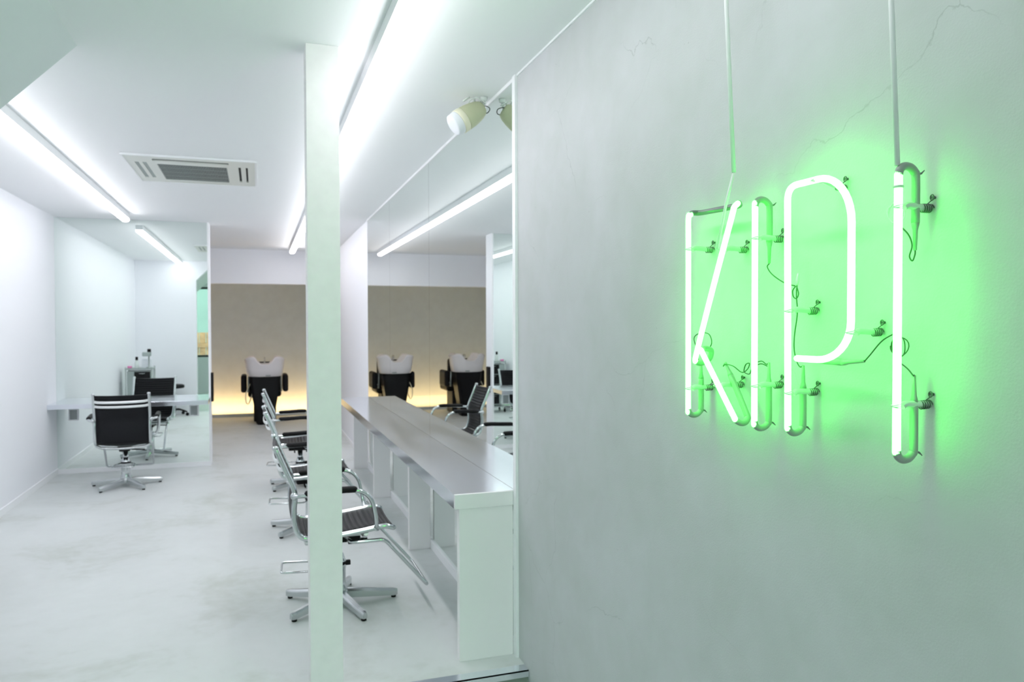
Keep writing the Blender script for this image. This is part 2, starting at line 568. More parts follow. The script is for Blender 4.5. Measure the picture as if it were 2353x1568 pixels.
t = thing('wall_shelf', 'shallow stainless shelf fixed across the left mirror', 'shelf', (-1.16, 8.17, 0.66))
bm = bmesh.new(); box(bm, LX + 0.001, -0.463, 7.995, YM - 0.001, 0.663, 0.707, bev=0.002)
rel(obj('shelf_board', bm, 'steel', t), t)
for x, lab in ((-1.708, 'small grey power socket under the left end of the steel shelf'), (-0.62, 'small grey power socket under the right end of the steel shelf')):
    s = thing('power_socket', lab, 'socket', (x, YM, 0.575), 0, 'sockets below the steel shelf')
    bm = bmesh.new(); box(bm, -0.045, 0.045, -0.010, -0.0005, -0.058, 0.058, bev=0.003)
    obj('surround', bm, 'trim', s)
    bm = bmesh.new(); box(bm, -0.032, 0.032, -0.016, -0.010, -0.047, 0.047, bev=0.002)
    obj('face_plate', bm, 'socket', s)

# ------------------------------------------------------------------ ceiling lights
def batten(name, x, y0, y1, lab):
    t = thing(name, lab, 'ceiling light', (x, (y0 + y1) / 2, H), 0, 'linear ceiling lights')
    L = (y1 - y0) / 2
    bm = bmesh.new(); box(bm, -0.035, 0.035, -L, L, -0.050, -0.0005, bev=0.002)
    obj('light_housing', bm, 'trim', t)
    bm = bmesh.new()
    poly = [(-0.030, -0.050), (-0.0325, -0.056), (-0.031, -0.068), (-0.022, -0.076), (0, -0.079), (0.022, -0.076), (0.031, -0.068), (0.0325, -0.056), (0.030, -0.050)]
    prism(bm, poly, -L + 0.004, L - 0.004)
    obj('diffuser', bm, 'tube_light', t)
    return t
batten('ceiling_light', 0.462, 0.6, 10.72, 'long linear ceiling light passing behind the column towards the beige wall')
batten('ceiling_light', -1.165, 3.30, 7.92, 'linear ceiling light on the left, ending just before the left mirror')

# warm strip on the floor behind the low curb
t = thing('floor_light_strip', 'warm light strip washing the foot of the beige back wall', 'light', ((LX + R) / 2, YB - 0.17, 0))
bm = bmesh.new(); box(bm, -1.43, 1.43, -0.018, 0.018, 0.0, 0.010)
obj('strip_profile', bm, 'alu', t)
bm = bmesh.new(); box(bm, -1.42, 1.42, -0.012, 0.012, 0.010, 0.018)
obj('strip_diffuser', bm, 'led', t)

# ------------------------------------------------------------------ air conditioner cassette
t = thing('air_conditioner', 'square off-white air conditioning cassette set in the ceiling', 'air conditioner', (-0.39, 5.60, H))
ax0, ax1, ay0, ay1 = -0.385, 0.385, -0.44, 0.44
def fx(a): return ax0 + a * (ax1 - ax0)
def fy(a): return ay0 + a * (ay1 - ay0)
def frame_with_holes(bm, holes, z0, z1):
    xs = sorted({0, 1} | {h[0] for h in holes} | {h[1] for h in holes})
    ys = sorted({0, 1} | {h[2] for h in holes} | {h[3] for h in holes})
    for i in range(len(xs) - 1):
        for j in range(len(ys) - 1):
            cx, cy = (xs[i] + xs[i + 1]) / 2, (ys[j] + ys[j + 1]) / 2
            if any(h[0] < cx < h[1] and h[2] < cy < h[3] for h in holes): continue
            box(bm, fx(xs[i]), fx(xs[i + 1]), fy(ys[j]), fy(ys[j + 1]), z0, z1)
holes = [(0.22, 0.77, 0.26, 0.88), (0.20, 0.79, 0.085, 0.15), (0.20, 0.79, 0.945, 0.965), (0.055, 0.085, 0.22, 0.82), (0.115, 0.145, 0.22, 0.82), (0.865, 0.885, 0.22, 0.82), (0.925, 0.942, 0.22, 0.82)]
bm = bmesh.new(); frame_with_holes(bm, holes, -0.012, -0.004)
obj('panel', bm, 'acplastic', t)
bm = bmesh.new(); box(bm, ax0 + 0.004, ax1 - 0.004, ay0 + 0.004, ay1 - 0.004, -0.004, -0.0005)
obj('inner_duct', bm, 'dark', t)
bm = bmesh.new()
box(bm, ax0 - 0.012, ax1 + 0.012, ay0 - 0.012, ay0, -0.014, -0.001); box(bm, ax0 - 0.012, ax1 + 0.012, ay1, ay1 + 0.012, -0.014, -0.001)
box(bm, ax0 - 0.012, ax0, ay0, ay1, -0.014, -0.001); box(bm, ax1, ax1 + 0.012, ay0, ay1, -0.014, -0.001)
obj('rim', bm, 'trim', t)
bm = bmesh.new()
n = 42
for i in range(n):
    x = fx(0.22) + (i + 0.5) / n * (fx(0.77) - fx(0.22))
    box(bm, x - 0.0022, x + 0.0022, fy(0.26), fy(0.88), -0.0115, -0.006)
for k in range(3):
    y = fy(0.26 + 0.62 * (k + 1) / 4); box(bm, fx(0.22), fx(0.77), y - 0.002, y + 0.002, -0.0105, -0.007)
obj('grille', bm, 'greyslot', t)
for (a, b) in ((0.055, 0.085), (0.115, 0.145)):
    bm = bmesh.new(); box(bm, fx(a), fx(b), fy(0.22), fy(0.82), -0.009, -0.006); obj('louver', bm, 'greyslot', t)

# ------------------------------------------------------------------ ceiling speaker
t = thing('spot_speaker', 'small cream bell-shaped speaker clamped to the ceiling in front of the right mirror', 'speaker', (0.94, 3.40, 2.405))
a0 = Vector((0.862, 3.395, 2.353)) - Vector(t.location); a1 = Vector((1.005, 3.405, 2.450)) - Vector(t.location)
ax = (a1 - a0).normalized(); Lb = 0.178
q = Vector((0, 0, 1)).rotation_difference(ax).to_matrix().to_4x4()
mt = Matrix.Translation(a0) @ q
bm = bmesh.new(); lathe(bm, [(0.020, 0.004), (0.044, 0.0), (0.050, 0.004), (0.0535, 0.030), (0.0535, 0.034)], 40, mt)
obj('front_baffle', bm, 'whiteplastic', t)
bm = bmesh.new(); lathe(bm, [(0.0535, 0.0345), (0.0565, 0.037), (0.0565, 0.062), (0.0545, 0.064)], 40, mt)
obj('ring', bm, 'creamlight', t)
bm = bmesh.new(); lathe(bm, [(0.0545, 0.0645), (0.0555, 0.070), (0.0545, 0.095), (0.050, 0.125), (0.043, 0.152), (0.036, 0.168), (0.028, 0.176), (0.01, 0.178)], 40, mt)
obj('speaker_body', bm, 'cream', t)
bm = bmesh.new()
tube(bm, smooth_path([a1 + Vector((-0.01, -0.012, 0.006)), a1 + Vector((0.015, -0.022, 0.004)), a1 + Vector((0.034, -0.012, -0.004)), a1 + Vector((0.028, 0.008, -0.018)), a1 + Vector((-0.002, 0.014, -0.022))]), 0.0022, 8)
obj('bracket', bm, 'wire', t)
bm = bmesh.new()
for k in range(4):
    c = Vector((-0.012 + 0.026 * k, 0.0, 0.078 - 0.006 * (k % 2)))
    pts = [c + Vector((0.014 * cos(a), 0.012 * sin(a), 0.009 * cos(a + k))) for a in [2 * pi * j / 14 for j in range(14)]]
    tube(bm, pts, 0.0032, 8, closed=True)
obj('cable_loops', bm, 'clear', t)
bm = bmesh.new(); lathe(bm, [(0.010, 0.076), (0.016, 0.080), (0.018, 0.0945)], 20, Matrix.Translation((0.072, 0, 0))); tube(bm, [(0.072, 0, 0.078), (0.066, 0, 0.045)], 0.006, 10)
obj('clamp', bm, 'clear', t)

# ------------------------------------------------------------------ styling chair
RAIL = [(-0.305, 0.845), (-0.262, 0.742), (-0.222, 0.640), (-0.226, 0.560), (-0.224, 0.490), (-0.205, 0.432), (-0.160, 0.407), (-0.05, 0.409), (0.10, 0.425), (0.200, 0.439), (0.250, 0.428)]

def sling(bm, path, w, pitch=0.027, back_clear=0.004, cols=9, sag=0.010):
    pts = smooth_path([(x, 0, z) for x, z in path], 10)
    acc = [0]
    for a, b in zip(pts, pts[1:]): acc.append(acc[-1] + (b - a).length)
    total = acc[-1]
    n = int(total / pitch) * 8
    samp = []
    for i in range(n + 1):
        s = total * i / n
        j = max(k for k in range(len(acc)) if acc[k] <= s + 1e-9); j = min(j, len(pts) - 2)
        tt = (s - acc[j]) / (acc[j + 1] - acc[j])
        p = pts[j].lerp(pts[j + 1], tt)
        d = (pts[j + 1] - pts[j]).normalized()
        samp.append((s, p, Vector((-d.z, 0, d.x))))
    top, bot = [], []
    for s, p, nn in samp:
        # front normal points towards the sitter
        f = nn
        rib = abs(sin(pi * s / pitch)) ** 0.6
        ra, rb = [], []
        for c in range(cols):
            y = -w + 2 * w * c / (cols - 1)
            e = 1 - (y / w) ** 2
            dp = -sag * e
            edge = min(1.0, (1 - abs(y / w)) * 8)
            ra.append(bm.verts.new(p + Vector((0, y, 0)) + f * (dp + 0.003 + 0.009 * rib * edge)))
            rb.append(bm.verts.new(p + Vector((0, y, 0)) + f * (dp - back_clear)))
        top.append(ra); bot.append(rb)
    for G, flip in ((top, False), (bot, True)):
        for i in range(len(G) - 1):
            for c in range(cols - 1):
                q_ = (G[i][c], G[i][c + 1], G[i + 1][c + 1], G[i + 1][c])
                fc = bm.faces.new(q_[::-1] if flip else q_); fc.smooth = True
    for i in range(len(top) - 1):
        bm.faces.new((top[i][0], top[i + 1][0], bot[i + 1][0], bot[i][0]))
        bm.faces.new((top[i][-1], bot[i][-1], bot[i + 1][-1], top[i + 1][-1]))
    for k in (0, -1):
        for c in range(cols - 1):
            bm.faces.new((top[k][c], bot[k][c], bot[k][c + 1], top[k][c + 1]))

def make_chair():
    t = thing('styling_chair', 'ribbed black leather salon chair', 'chair')
    bm = bmesh.new(); sling(bm, RAIL[:6], 0.205); obj('backrest', bm, 'leather', t)
    bm = bmesh.new(); sling(bm, RAIL[5:], 0.205); obj('seat', bm, 'leather', t)
    for s in (-1, 1):
        bm = bmesh.new()
        pts = smooth_path([(x, s * 0.215, z) for x, z in RAIL], 6)
        tube(bm, pts, 0.0130, 12, flat=1.0, domes=True)
        lathe(bm, [(0.004, -0.012), (0.013, -0.008), (0.0155, 0.0), (0.013, 0.008), (0.004, 0.012)], 14, Matrix.Translation((RAIL[0][0] - 0.003, s * 0.215, RAIL[0][1] + 0.008)))
        obj('side_rail', bm, 'chrome', t)
    for z, x in ((0.792, -0.292), (0.752, -0.276)):
        bm = bmesh.new()
        pts = smooth_path([(x + 0.006, -0.21, z), (x - 0.012, -0.17, z - 0.006), (x - 0.018, -0.06, z - 0.010), (x - 0.018, 0.06, z - 0.010), (x - 0.012, 0.17, z - 0.006), (x + 0.006, 0.21, z)], 5)
        tube(bm, pts, 0.0115, 10, flat=0.6)
        obj('back_stretcher', bm, 'polish', t)
    for s in (-1, 1):
        bm = bmesh.new()
        pts = smooth_path([(-0.228, s * 0.228, 0.622), (-0.205, s * 0.262, 0.628), (-0.12, s * 0.268, 0.632), (0.03, s * 0.268, 0.640), (0.095, s * 0.268, 0.627), (0.135, s * 0.266, 0.585), (0.152, s * 0.262, 0.52), (0.160, s * 0.250, 0.465), (0.165, s * 0.228, 0.437)], 6)
        tube(bm, pts, 0.0105, 12, flat=1.35)
        lathe(bm, [(0.010, -0.012), (0.017, -0.009), (0.017, 0.009), (0.010, 0.012)], 14, Matrix.Translation((-0.226, s * 0.226, 0.622)) @ Matrix.Rotation(pi / 2, 4, 'X'))
        lathe(bm, [(0.010, -0.010), (0.015, -0.007), (0.015, 0.007), (0.010, 0.010)], 14, Matrix.Translation((0.165, s * 0.228, 0.437)) @ Matrix.Rotation(pi / 2, 4, 'X'))
        arm = obj('armrest', bm, 'chrome', t)
        bm = bmesh.new()
        pts = smooth_path([(-0.165, s * 0.267, 0.638), (-0.08, s * 0.268, 0.641), (0.0, s * 0.268, 0.645), (0.052, s * 0.268, 0.644)], 5)
        tube(bm, pts, 0.0165, 12, flat=1.25, domes=True)
        obj('arm_pad', bm, 'rubber', arm)
    bm = bmesh.new()
    for x, z in ((-0.165, 0.385), (0.115, 0.398)):
        tube(bm, smooth_path([(x, -0.215, z + 0.012), (x, -0.16, z - 0.012), (x, -0.05, z - 0.020), (x, 0.05, z - 0.020), (x, 0.16, z - 0.012), (x, 0.215, z + 0.012)], 4), 0.012, 10)
    box(bm, -0.165, 0.115, -0.055, 0.055, 0.358, 0.370, bev=0.003)
    obj('seat_stretcher', bm, 'alu', t)
    bm = bmesh.new(); box(bm, -0.10, 0.11, -0.045, 0.045, 0.325, 0.358, bev=0.010); box(bm, 0.05, 0.15, -0.012, 0.012, 0.305, 0.33, bev=0.004)
    tube(bm, [(-0.05, -0.05, 0.335), (-0.05, -0.16, 0.330)], 0.006, 8)
    obj('tilt_mechanism', bm, 'rubber', t)
    bm = bmesh.new()
    lathe(bm, [(0.022, 0.15), (0.022, 0.326)], 24)
    lathe(bm, [(0.030, 0.06), (0.047, 0.065), (0.045, 0.085), (0.039, 0.10), (0.037, 0.185), (0.040, 0.188), (0.040, 0.225), (0.034, 0.235), (0.026, 0.262), (0.022, 0.264)], 28)
    obj('pedestal', bm, 'chrome', t)
    bm = bmesh.new(); lathe(bm, [(0.038, 0.205), (0.041, 0.208), (0.041, 0.222), (0.038, 0.225)], 24); box(bm, 0.03, 0.062, -0.012, 0.012, 0.198, 0.222, bev=0.004)
    obj('pump_collar', bm, 'rubber', t)
    base = bpy.data.objects.new('star_base', None); COL.objects.link(base); base.parent = t
    base.empty_display_size = 0.05
    bm = bmesh.new(); lathe(bm, [(0.02, 0.030), (0.046, 0.032), (0.052, 0.05), (0.048, 0.072), (0.040, 0.080), (0.02, 0.082)], 28)
    obj('hub', bm, 'alu', base)
    for k in range(5):
        a = 2 * pi * k / 5
        bm = bmesh.new()
        t2 = bmesh.new()
        secs = [(0.035, 0.022, 0.034, 0.078), (0.14, 0.019, 0.024, 0.066), (0.24, 0.016, 0.016, 0.052), (0.285, 0.015, 0.012, 0.048), (0.305, 0.011, 0.014, 0.044)]
        rings = []
        for x, w, zl, zh in secs:
            rings.append([t2.verts.new(c) for c in ((x, -w, zl), (x, w, zl), (x, w, zh - 0.010), (x, w * 0.55, zh), (x, -w * 0.55, zh), (x, -w, zh - 0.010))])
        for A, B in zip(rings, rings[1:]):
            for j in range(6):
                t2.faces.new((A[j], A[(j + 1) % 6], B[(j + 1) % 6], B[j]))
        t2.faces.new(rings[0][::-1]); t2.faces.new(rings[-1])
        bmesh.ops.bevel(t2, geom=t2.edges[:], offset=0.002, segments=2, affect='EDGES')
        merge(bm, t2, Matrix.Rotation(a, 4, 'Z'))
        obj('base_leg', bm, 'alu', base)
        bm = bmesh.new(); lathe(bm, [(0.010, 0.0), (0.013, 0.002), (0.013, 0.011), (0.009, 0.014)], 16, Matrix.Rotation(a, 4, 'Z') @ Matrix.Translation((0.285, 0, 0)))
        obj('foot_pad', bm, 'rubber', base)
    bm = bmesh.new()
    tube(bm, round_path([(-0.02, 0.035, 0.212), (-0.06, 0.085, 0.205), (-0.275, 0.085, 0.215), (-0.285, -0.085, 0.215), (-0.06, -0.085, 0.205), (-0.02, -0.035, 0.212)], 0.02), 0.0055, 8)
    obj('pump_lever', bm, 'chrome', t)
    bm = bmesh.new()
    tube(bm, round_path([(0.02, 0.05, 0.364), (0.05, 0.195, 0.366), (0.21, 0.20, 0.368), (0.425, 0.20, 0.115), (0.425, -0.20, 0.115), (0.21, -0.20, 0.368), (0.05, -0.195, 0.366), (0.02, -0.05, 0.364)], 0.028, 6), 0.0095, 10)
    obj('footrest', bm, 'chrome', t)
    return t

chair = make_chair()
spots = [(0.385, 3.955, 0.0, 1, 'black styling chair nearest the column, its footrest pointing under the counter'),
         (0.350, 5.500, 1.0, 6, 'middle black styling chair of the row at the counter, left of the column'),
         (0.355, 7.000, -1.5, 3, 'farthest black styling chair of the row at the counter, in front of the wash unit'),
         (-1.130, 7.520, 93.0, -74, 'black styling chair standing alone with its back to us before the left mirror')]
for i, (x, y, a, ba, lab) in enumerate(spots):
    c = chair if i == 0 else copy_tree(chair)
    c.location = (x, y, 0); c.rotation_euler = (0, 0, radians(a))
    for ch in c.children:
        if ch.name.startswith('star_base'): ch.rotation_euler = (0, 0, radians(ba))
    retag(c, lab, 'ribbed black styling chairs')

# ------------------------------------------------------------------ wash units
def make_wash():
    t = thing('hair_wash_unit', 'wash unit', 'wash unit')
    bm = bmesh.new()
    # bowl: outer and inner rings; the rim rises into two shoulders at the sides
    seg = 48
    def ring(bm, rx, ry, cy, zf):
        out = []
        for k in range(seg):
            a = 2 * pi * k / seg
            ca, sa = cos(a), sin(a)
            x = rx * (abs(ca) ** 0.75) * (1 if ca >= 0 else -1)
            y = cy + ry * (abs(sa) ** 0.75) * (1 if sa >= 0 else -1)
            out.append(bm.verts.new((x, y, zf(x / rx))))
        return out
    def sh(u):
        u = abs(u)
        s = min(1, max(0, (u - 0.22) / 0.34)); s = s * s * (3 - 2 * s)
        d = min(1, max(0, (u - 0.70) / 0.3)) ** 2
        return s - 0.42 * d
    rings = [ring(bm, 0.225, 0.185, 0, lambda u: 0.700), ring(bm, 0.247, 0.205, 0, lambda u: 0.712), ring(bm, 0.262, 0.220, 0, lambda u: 0.80 + 0.01 * sh(u)),
             ring(bm, 0.277, 0.232, 0, lambda u: 0.868 + 0.085 * sh(u)), ring(bm, 0.284, 0.238, 0, lambda u: 0.880 + 0.108 * sh(u)),
             ring(bm, 0.274, 0.230, 0, lambda u: 0.884 + 0.112 * sh(u)), ring(bm, 0.258, 0.214, 0, lambda u: 0.876 + 0.100 * sh(u)), ring(bm, 0.235, 0.190, 0, lambda u: 0.83 + 0.04 * sh(u)), ring(bm, 0.17, 0.13, 0, lambda u: 0.765), ring(bm, 0.05, 0.04, 0, lambda u: 0.75)]
    for A, B in zip(rings, rings[1:]):
        for k in range(seg):
            f = bm.faces.new((A[k], A[(k + 1) % seg], B[(k + 1) % seg], B[k])); f.smooth = True
    bm.faces.new(rings[0][::-1]); bm.faces.new(rings[-1])
    bowl = obj('basin', bm, 'ceramic', t)
    bm = bmesh.new(); box(bm, 0.01, 0.08, -0.214, -0.206, 0.712, 0.730, bev=0.002); obj('badge_plate', bm, 'socket', bowl)
    bm = bmesh.new(); tube(bm, round_path([(0, 0.205, 0.88), (0, 0.205, 0.965), (0, 0.10, 0.965), (0, 0.085, 0.93)], 0.02), 0.012, 12); obj('tap', bm, 'chrome', bowl)
    bm = bmesh.new()
    secs = [(0.0, 0.105, 0.12), (0.03, 0.125, 0.14), (0.25, 0.150, 0.16), (0.50, 0.190, 0.175), (0.66, 0.212, 0.180), (0.699, 0.212, 0.180)]
    rr = []
    for z, w, d in secs:
        c = 0.04
        rr.append([bm.verts.new((x, y, z)) for x, y in ((-w + c, -d), (w - c, -d), (w, -d + c), (w, d - c), (w - c, d), (-w + c, d), (-w, d - c), (-w, -d + c))])
    for A, B in zip(rr, rr[1:]):
        for k in range(8): bm.faces.new((A[k], A[(k + 1) % 8], B[(k + 1) % 8], B[k]))
    bm.faces.new(rr[0][::-1]); bm.faces.new(rr[-1])
    obj('pedestal_shell', bm, 'blackshell', t)
    # reclining seat on the far side
    bm = bmesh.new(); box(bm, -0.23, 0.23, 0.27, 0.40, 0.44, 0.90, bev=0.04)
    obj('backrest', bm, 'leather', t)
    bm = bmesh.new(); box(bm, -0.24, 0.24, 0.35, 0.88, 0.36, 0.48, bev=0.04); box(bm, -0.16, 0.16, 0.30, 0.70, 0.0, 0.37, bev=0.02)
    obj('seat', bm, 'leather', t)
    for s in (-1, 1):
        bm = bmesh.new(); box(bm, min(s * 0.255, s * 0.335), max(s * 0.255, s * 0.335), 0.10, 0.50, 0.455, 0.715, bev=0.032)
        arm = obj('armrest', bm, 'leather', t)
        bm = bmesh.new(); tube(bm, [(s * 0.228, 0.12, 0.70), (s * 0.232, 0.14, 0.46)], 0.013, 10); tube(bm, [(s * 0.232, 0.14, 0.52), (s * 0.26, 0.16, 0.52)], 0.010, 8)
        obj('arm_bracket', bm, 'steelgrey', arm)
    bm = bmesh.new(); tube(bm, smooth_path([(-0.20, -0.02, 0.60), (-0.262, -0.02, 0.46), (-0.265, -0.02, 0.34), (-0.235, -0.02, 0.30), (-0.205, -0.02, 0.36), (-0.175, -0.02, 0.46)], 6), 0.007, 8)
    obj('shower_hose', bm, 'creamlight', t)
    return t
wash = make_wash(); wash.location = (0.10, 11.65, 0)
retag(wash, 'black hair wash unit with white basin seen between partition and column', 'hair wash units')
w2 = copy_tree(wash); w2.location = (-1.05, 11.65, 0)
retag(w2, 'black hair wash unit with white basin hidden behind the partition, seen in the right mirror', 'hair wash units')

# ------------------------------------------------------------------ tool trolley and stool near the entrance wall
t = thing('tool_trolley', 'silver tool trolley with black drawer fronts, seen in the left mirror', 'trolley', (-1.60, 4.70, 0), radians(90))
bm = bmesh.new()
for x in (-0.155, 0.155):
    for y in (-0.17, 0.17):
        tube(bm, [(x, y, 0.07), (x, y, 0.86)], 0.010, 8)
box(bm, -0.165, 0.165, -0.18, 0.18, 0.82, 0.845, bev=0.004); box(bm, -0.165, 0.165, -0.18, 0.18, 0.09, 0.105, bev=0.004)
obj('frame', bm, 'steelgrey', t)
bm = bmesh.new(); box(bm, -0.14, 0.14, -0.155, 0.155, 0.12, 0.80, bev=0.004); obj('cabinet', bm, 'steelgrey', t)
for k in range(4):
    z = 0.14 + k * 0.165
    bm = bmesh.new(); box(bm, 0.14, 0.156, -0.145, 0.06, z, z + 0.155, bev=0.003); d = obj('drawer', bm, 'rubber', t)
    bm = bmesh.new(); tube(bm, [(0.162, -0.08, z + 0.13), (0.162, 0.0, z + 0.13)], 0.004, 8); obj('drawer_handle', bm, 'chrome', d)
for x in (-0.14, 0.14):
    for y in (-0.155, 0.155):
        bm = bmesh.new(); lathe(bm, [(0.026, -0.011), (0.030, -0.008), (0.030, 0.008), (0.026, 0.011)], 18, Matrix.Translation((x, y, 0.030)) @ Matrix.Rotation(pi / 2, 4, 'X')); tube(bm, [(x, y, 0.045), (x, y, 0.09)], 0.008, 8)
        obj('caster', bm, 'rubber', t)
T0 = Vector((-1.60, 4.70, 0.8455))
bm = bmesh.new(); box(bm, -0.10, 0.02, -0.05, 0.05, 0, 0.12, bev=0.004); box(bm, -0.09, 0.01, -0.04, 0.04, 0.12, 0.126, bev=0.002)
tag(obj('tissue_box', bm, 'whiteplastic', loc=T0 + Vector((0.13, 0.04, 0))), 'white box standing on the tool trolley', 'box')
b = thing('spray_bottle', 'small pale bottle with black cap on the tool trolley', 'bottle', T0 + Vector((-0.03, 0.11, 0)))
bm = bmesh.new(); lathe(bm, [(0.024, 0.0), (0.027, 0.004), (0.027, 0.08), (0.014, 0.10), (0.014, 0.11)], 20); obj('bottle_body', bm, 'clear', b)
bm = bmesh.new(); lathe(bm, [(0.018, 0.1105), (0.018, 0.155), (0.014, 0.158)], 16); obj('cap', bm, 'rubber', b)
b = thing('hair_clipper_stand', 'grey appliance on a slim post at the trolley edge', 'appliance', T0 + Vector((0.13, 0.13, 0)))
bm = bmesh.new(); lathe(bm, [(0.035, 0), (0.035, 0.01), (0.009, 0.014), (0.009, 0.19)], 16); obj('post', bm, 'steelgrey', b)
bm = bmesh.new(); box(bm, -0.085, 0.03, -0.03, 0.03, 0.165, 0.225, bev=0.012); obj('head', bm, 'steelgrey', b)
bm = bmesh.new(); box(bm, -0.02, 0.028, -0.022, 0.022, 0.20, 0.27, bev=0.01); obj('grip', bm, 'rubber', b)
bm = bmesh.new(); lathe(bm, [(0.026, 0), (0.030, 0.006), (0.030, 0.026), (0.02, 0.03)], 18)
tag(obj('jar', bm, 'pink', loc=T0 + Vector((-0.12, 0.12, 0))), 'small pink jar on the tool trolley', 'jar')

t = thing('rolling_stool', 'low black rolling stool with five casters, seen in the left mirror', 'stool', (-1.28, 3.50, 0))
bm = bmesh.new(); lathe(bm, [(0.10, 0.44), (0.15, 0.445), (0.165, 0.465), (0.160, 0.495), (0.13, 0.505), (0.01, 0.507)], 32); obj('seat', bm, 'leather', t)
bm = bmesh.new(); lathe(bm, [(0.018, 0.10), (0.018, 0.44)], 16); lathe(bm, [(0.03, 0.07), (0.035, 0.08), (0.028, 0.22), (0.018, 0.225)], 16); obj('gas_lift', bm, 'rubber', t)
for k in range(5):
    a = 2 * pi * k / 5 + 0.3
    bm = bmesh.new(); tube(bm, smooth_path([(0.02 * cos(a), 0.02 * sin(a), 0.10), (0.12 * cos(a), 0.12 * sin(a), 0.095), (0.21 * cos(a), 0.21 * sin(a), 0.062)], 5), 0.013, 10); obj('base_leg', bm, 'rubber', t)
    bm = bmesh.new(); lathe(bm, [(0.020, -0.016), (0.026, -0.012), (0.026, 0.012), (0.020, 0.016)], 16, Matrix.Translation((0.215 * cos(a), 0.215 * sin(a), 0.026)) @ Matrix.Rotation(a, 4, 'Z') @ Matrix.Rotation(pi / 2, 4, 'X')); obj('caster', bm, 'rubber', t)

# black bar at the partition edge, grey device high on the far right wall, switch in the alcove
bm = bmesh.new(); box(bm, -0.012, 0.012, -0.05, 0.05, -0.15, 0.15, bev=0.003)
tag(obj('wall_bracket', bm, 'rubber', loc=(XP + 0.0085, YM + 0.13, 0.80)), 'thin black upright bar on the partition end beside the steel shelf', 'bracket')
bm = bmesh.new(); box(bm, -0.04, 0.0, -0.08, 0.08, -0.09, 0.09, bev=0.012)
tag(obj('wall_sensor', bm, 'greyslot', loc=(R + 0.0055, 10.45, 2.26)), 'small grey device high on the white wall beside the column', 'sensor')
bm = bmesh.new(); box(bm, 0.0, 0.010, -0.035, 0.035, -0.06, 0.06, bev=0.002)
tag(obj('light_switch', bm, 'socket', loc=(LX + 0.0005, 12.2, 1.25)), 'small switch on the beige alcove side wall, seen in the right mirror', 'switch')

# ------------------------------------------------------------------ neon letters
XT = 0.988    # tube plane
XB = 1.024    # electrodes behind
RT = 0.0066
def ntube(pts, r=RT, seg=16):
    bm = bmesh.new(); tube(bm, pts, r, seg, domes=True); return bm
def letter(name, lab, y, z):
    return thing(name, lab, 'neon letter', (XT, y, z), 0, 'green neon letters on the concrete wall')
def add(nm, bm, mt_, t):
    o_ = obj(nm, bm, mt_, t); rel(o_, t); return o_
def electrode(t, y, z, up=1, length=0.085, dy=0.0, x0=XT, taper=0.045):
    """bend from the lit tube back to the wall side, then a straight electrode; up = +1 runs upward, dy tilts it"""
    def P(x, s):  # s = distance along the electrode
        return (x, y + dy * s, z + up * s)
    pts = [P(x0, 0.012), P(x0 + 0.003, 0.003), P(x0 + 0.012, -0.003), P(XB - 0.012, -0.002), P(XB - 0.003, 0.005), P(XB, 0.016), P(XB, length)]
    bm = bmesh.new()
    sp = smooth_path(pts, 6)
    tube(bm, sp, RT * 1.02, 14)
    tip = [P(XB, length), P(XB, length + 0.006), P(XB, length + 0.012), P(XB, length + taper)]
    tube(bm, tip, 0.004, 12, rad=[RT * 1.02, RT * 0.85, 0.0042, 0.0028])
    e = add('electrode', bm, 'glassgrey', t)
    bm = bmesh.new(); bend = P(XB - 0.001, 0.010)
    tube(bm, [bend, (bend[0] + 0.010, bend[1] - 0.003, bend[2] - up * 0.003), (bend[0] + 0.015, bend[1] - 0.004, bend[2] - up * 0.008)], 0.0012, 6, rad=[0.003, 0.0018, 0.0008])
    o_ = obj('seal_tip', bm, 'paint_grey', e)
    return P(XB, length + taper)
def standoff(t, y, z, dy=0.0, dz=0.0, hook=(-0.006, 0.017)):
    bm = bmesh.new()
    a = Vector((XT + 0.008, y - 0.004, z - 0.002)); b_ = Vector((R - 0.002, y + dy, z + dz))
    tube(bm, smooth_path([a, a + Vector((0.007, 0, 0.004)), a.lerp(b_, 0.4) + Vector((0, 0, 0.003)), b_]), 0.0058, 12)
    s = add('standoff', bm, 'standoff', t)
    bm = bmesh.new()
    for k in range(3):
        c = Vector((XT, y, z + 0.0015 * (k - 1)))
        tube(bm, [c + Vector((0.0075 * cos(q_), 0.0075 * sin(q_), 0.002 * sin(q_ + k))) for q_ in [2 * pi * j / 16 for j in range(16)]], 0.0007, 6, closed=True)
    obj('binding_wire', bm, 'standoff', s)
    bm = bmesh.new()
    pts = []
    for j in range(61):
        u = j / 60; ang = 2 * pi * 4.5 * u
        c = b_.lerp(a, 0.36 * (1 - u))
        pts.append(c + Vector((0, 0.0068 * cos(ang), 0.0068 * sin(ang))))
    tube(bm, pts, 0.0011, 6)
    obj('spring', bm, 'spring', s)
    bm = bmesh.new()
    hk = b_ + Vector((-0.004, hook[0], hook[1]))
    tube(bm, [hk + Vector((0, 0.0035 * cos(q_), 0.0045 * sin(q_))) for q_ in [2 * pi * j / 12 for j in range(12)]], 0.0012, 6, closed=True)
    tube(bm, [hk + Vector((0, 0, -0.004)), b_ + Vector((-0.010, 0, 0.005))], 0.0009, 6)
    tube(bm, [hk, hk + Vector((0.007, 0, 0))], 0.0025, 8)
    obj('hook', bm, 'spring', s)
def wire(t, pts, r=0.0013, nm='wire', mt_='wire'):
    bm = bmesh.new(); tube(bm, smooth_path(pts, 6), r, 6); add(nm, bm, mt_, t)
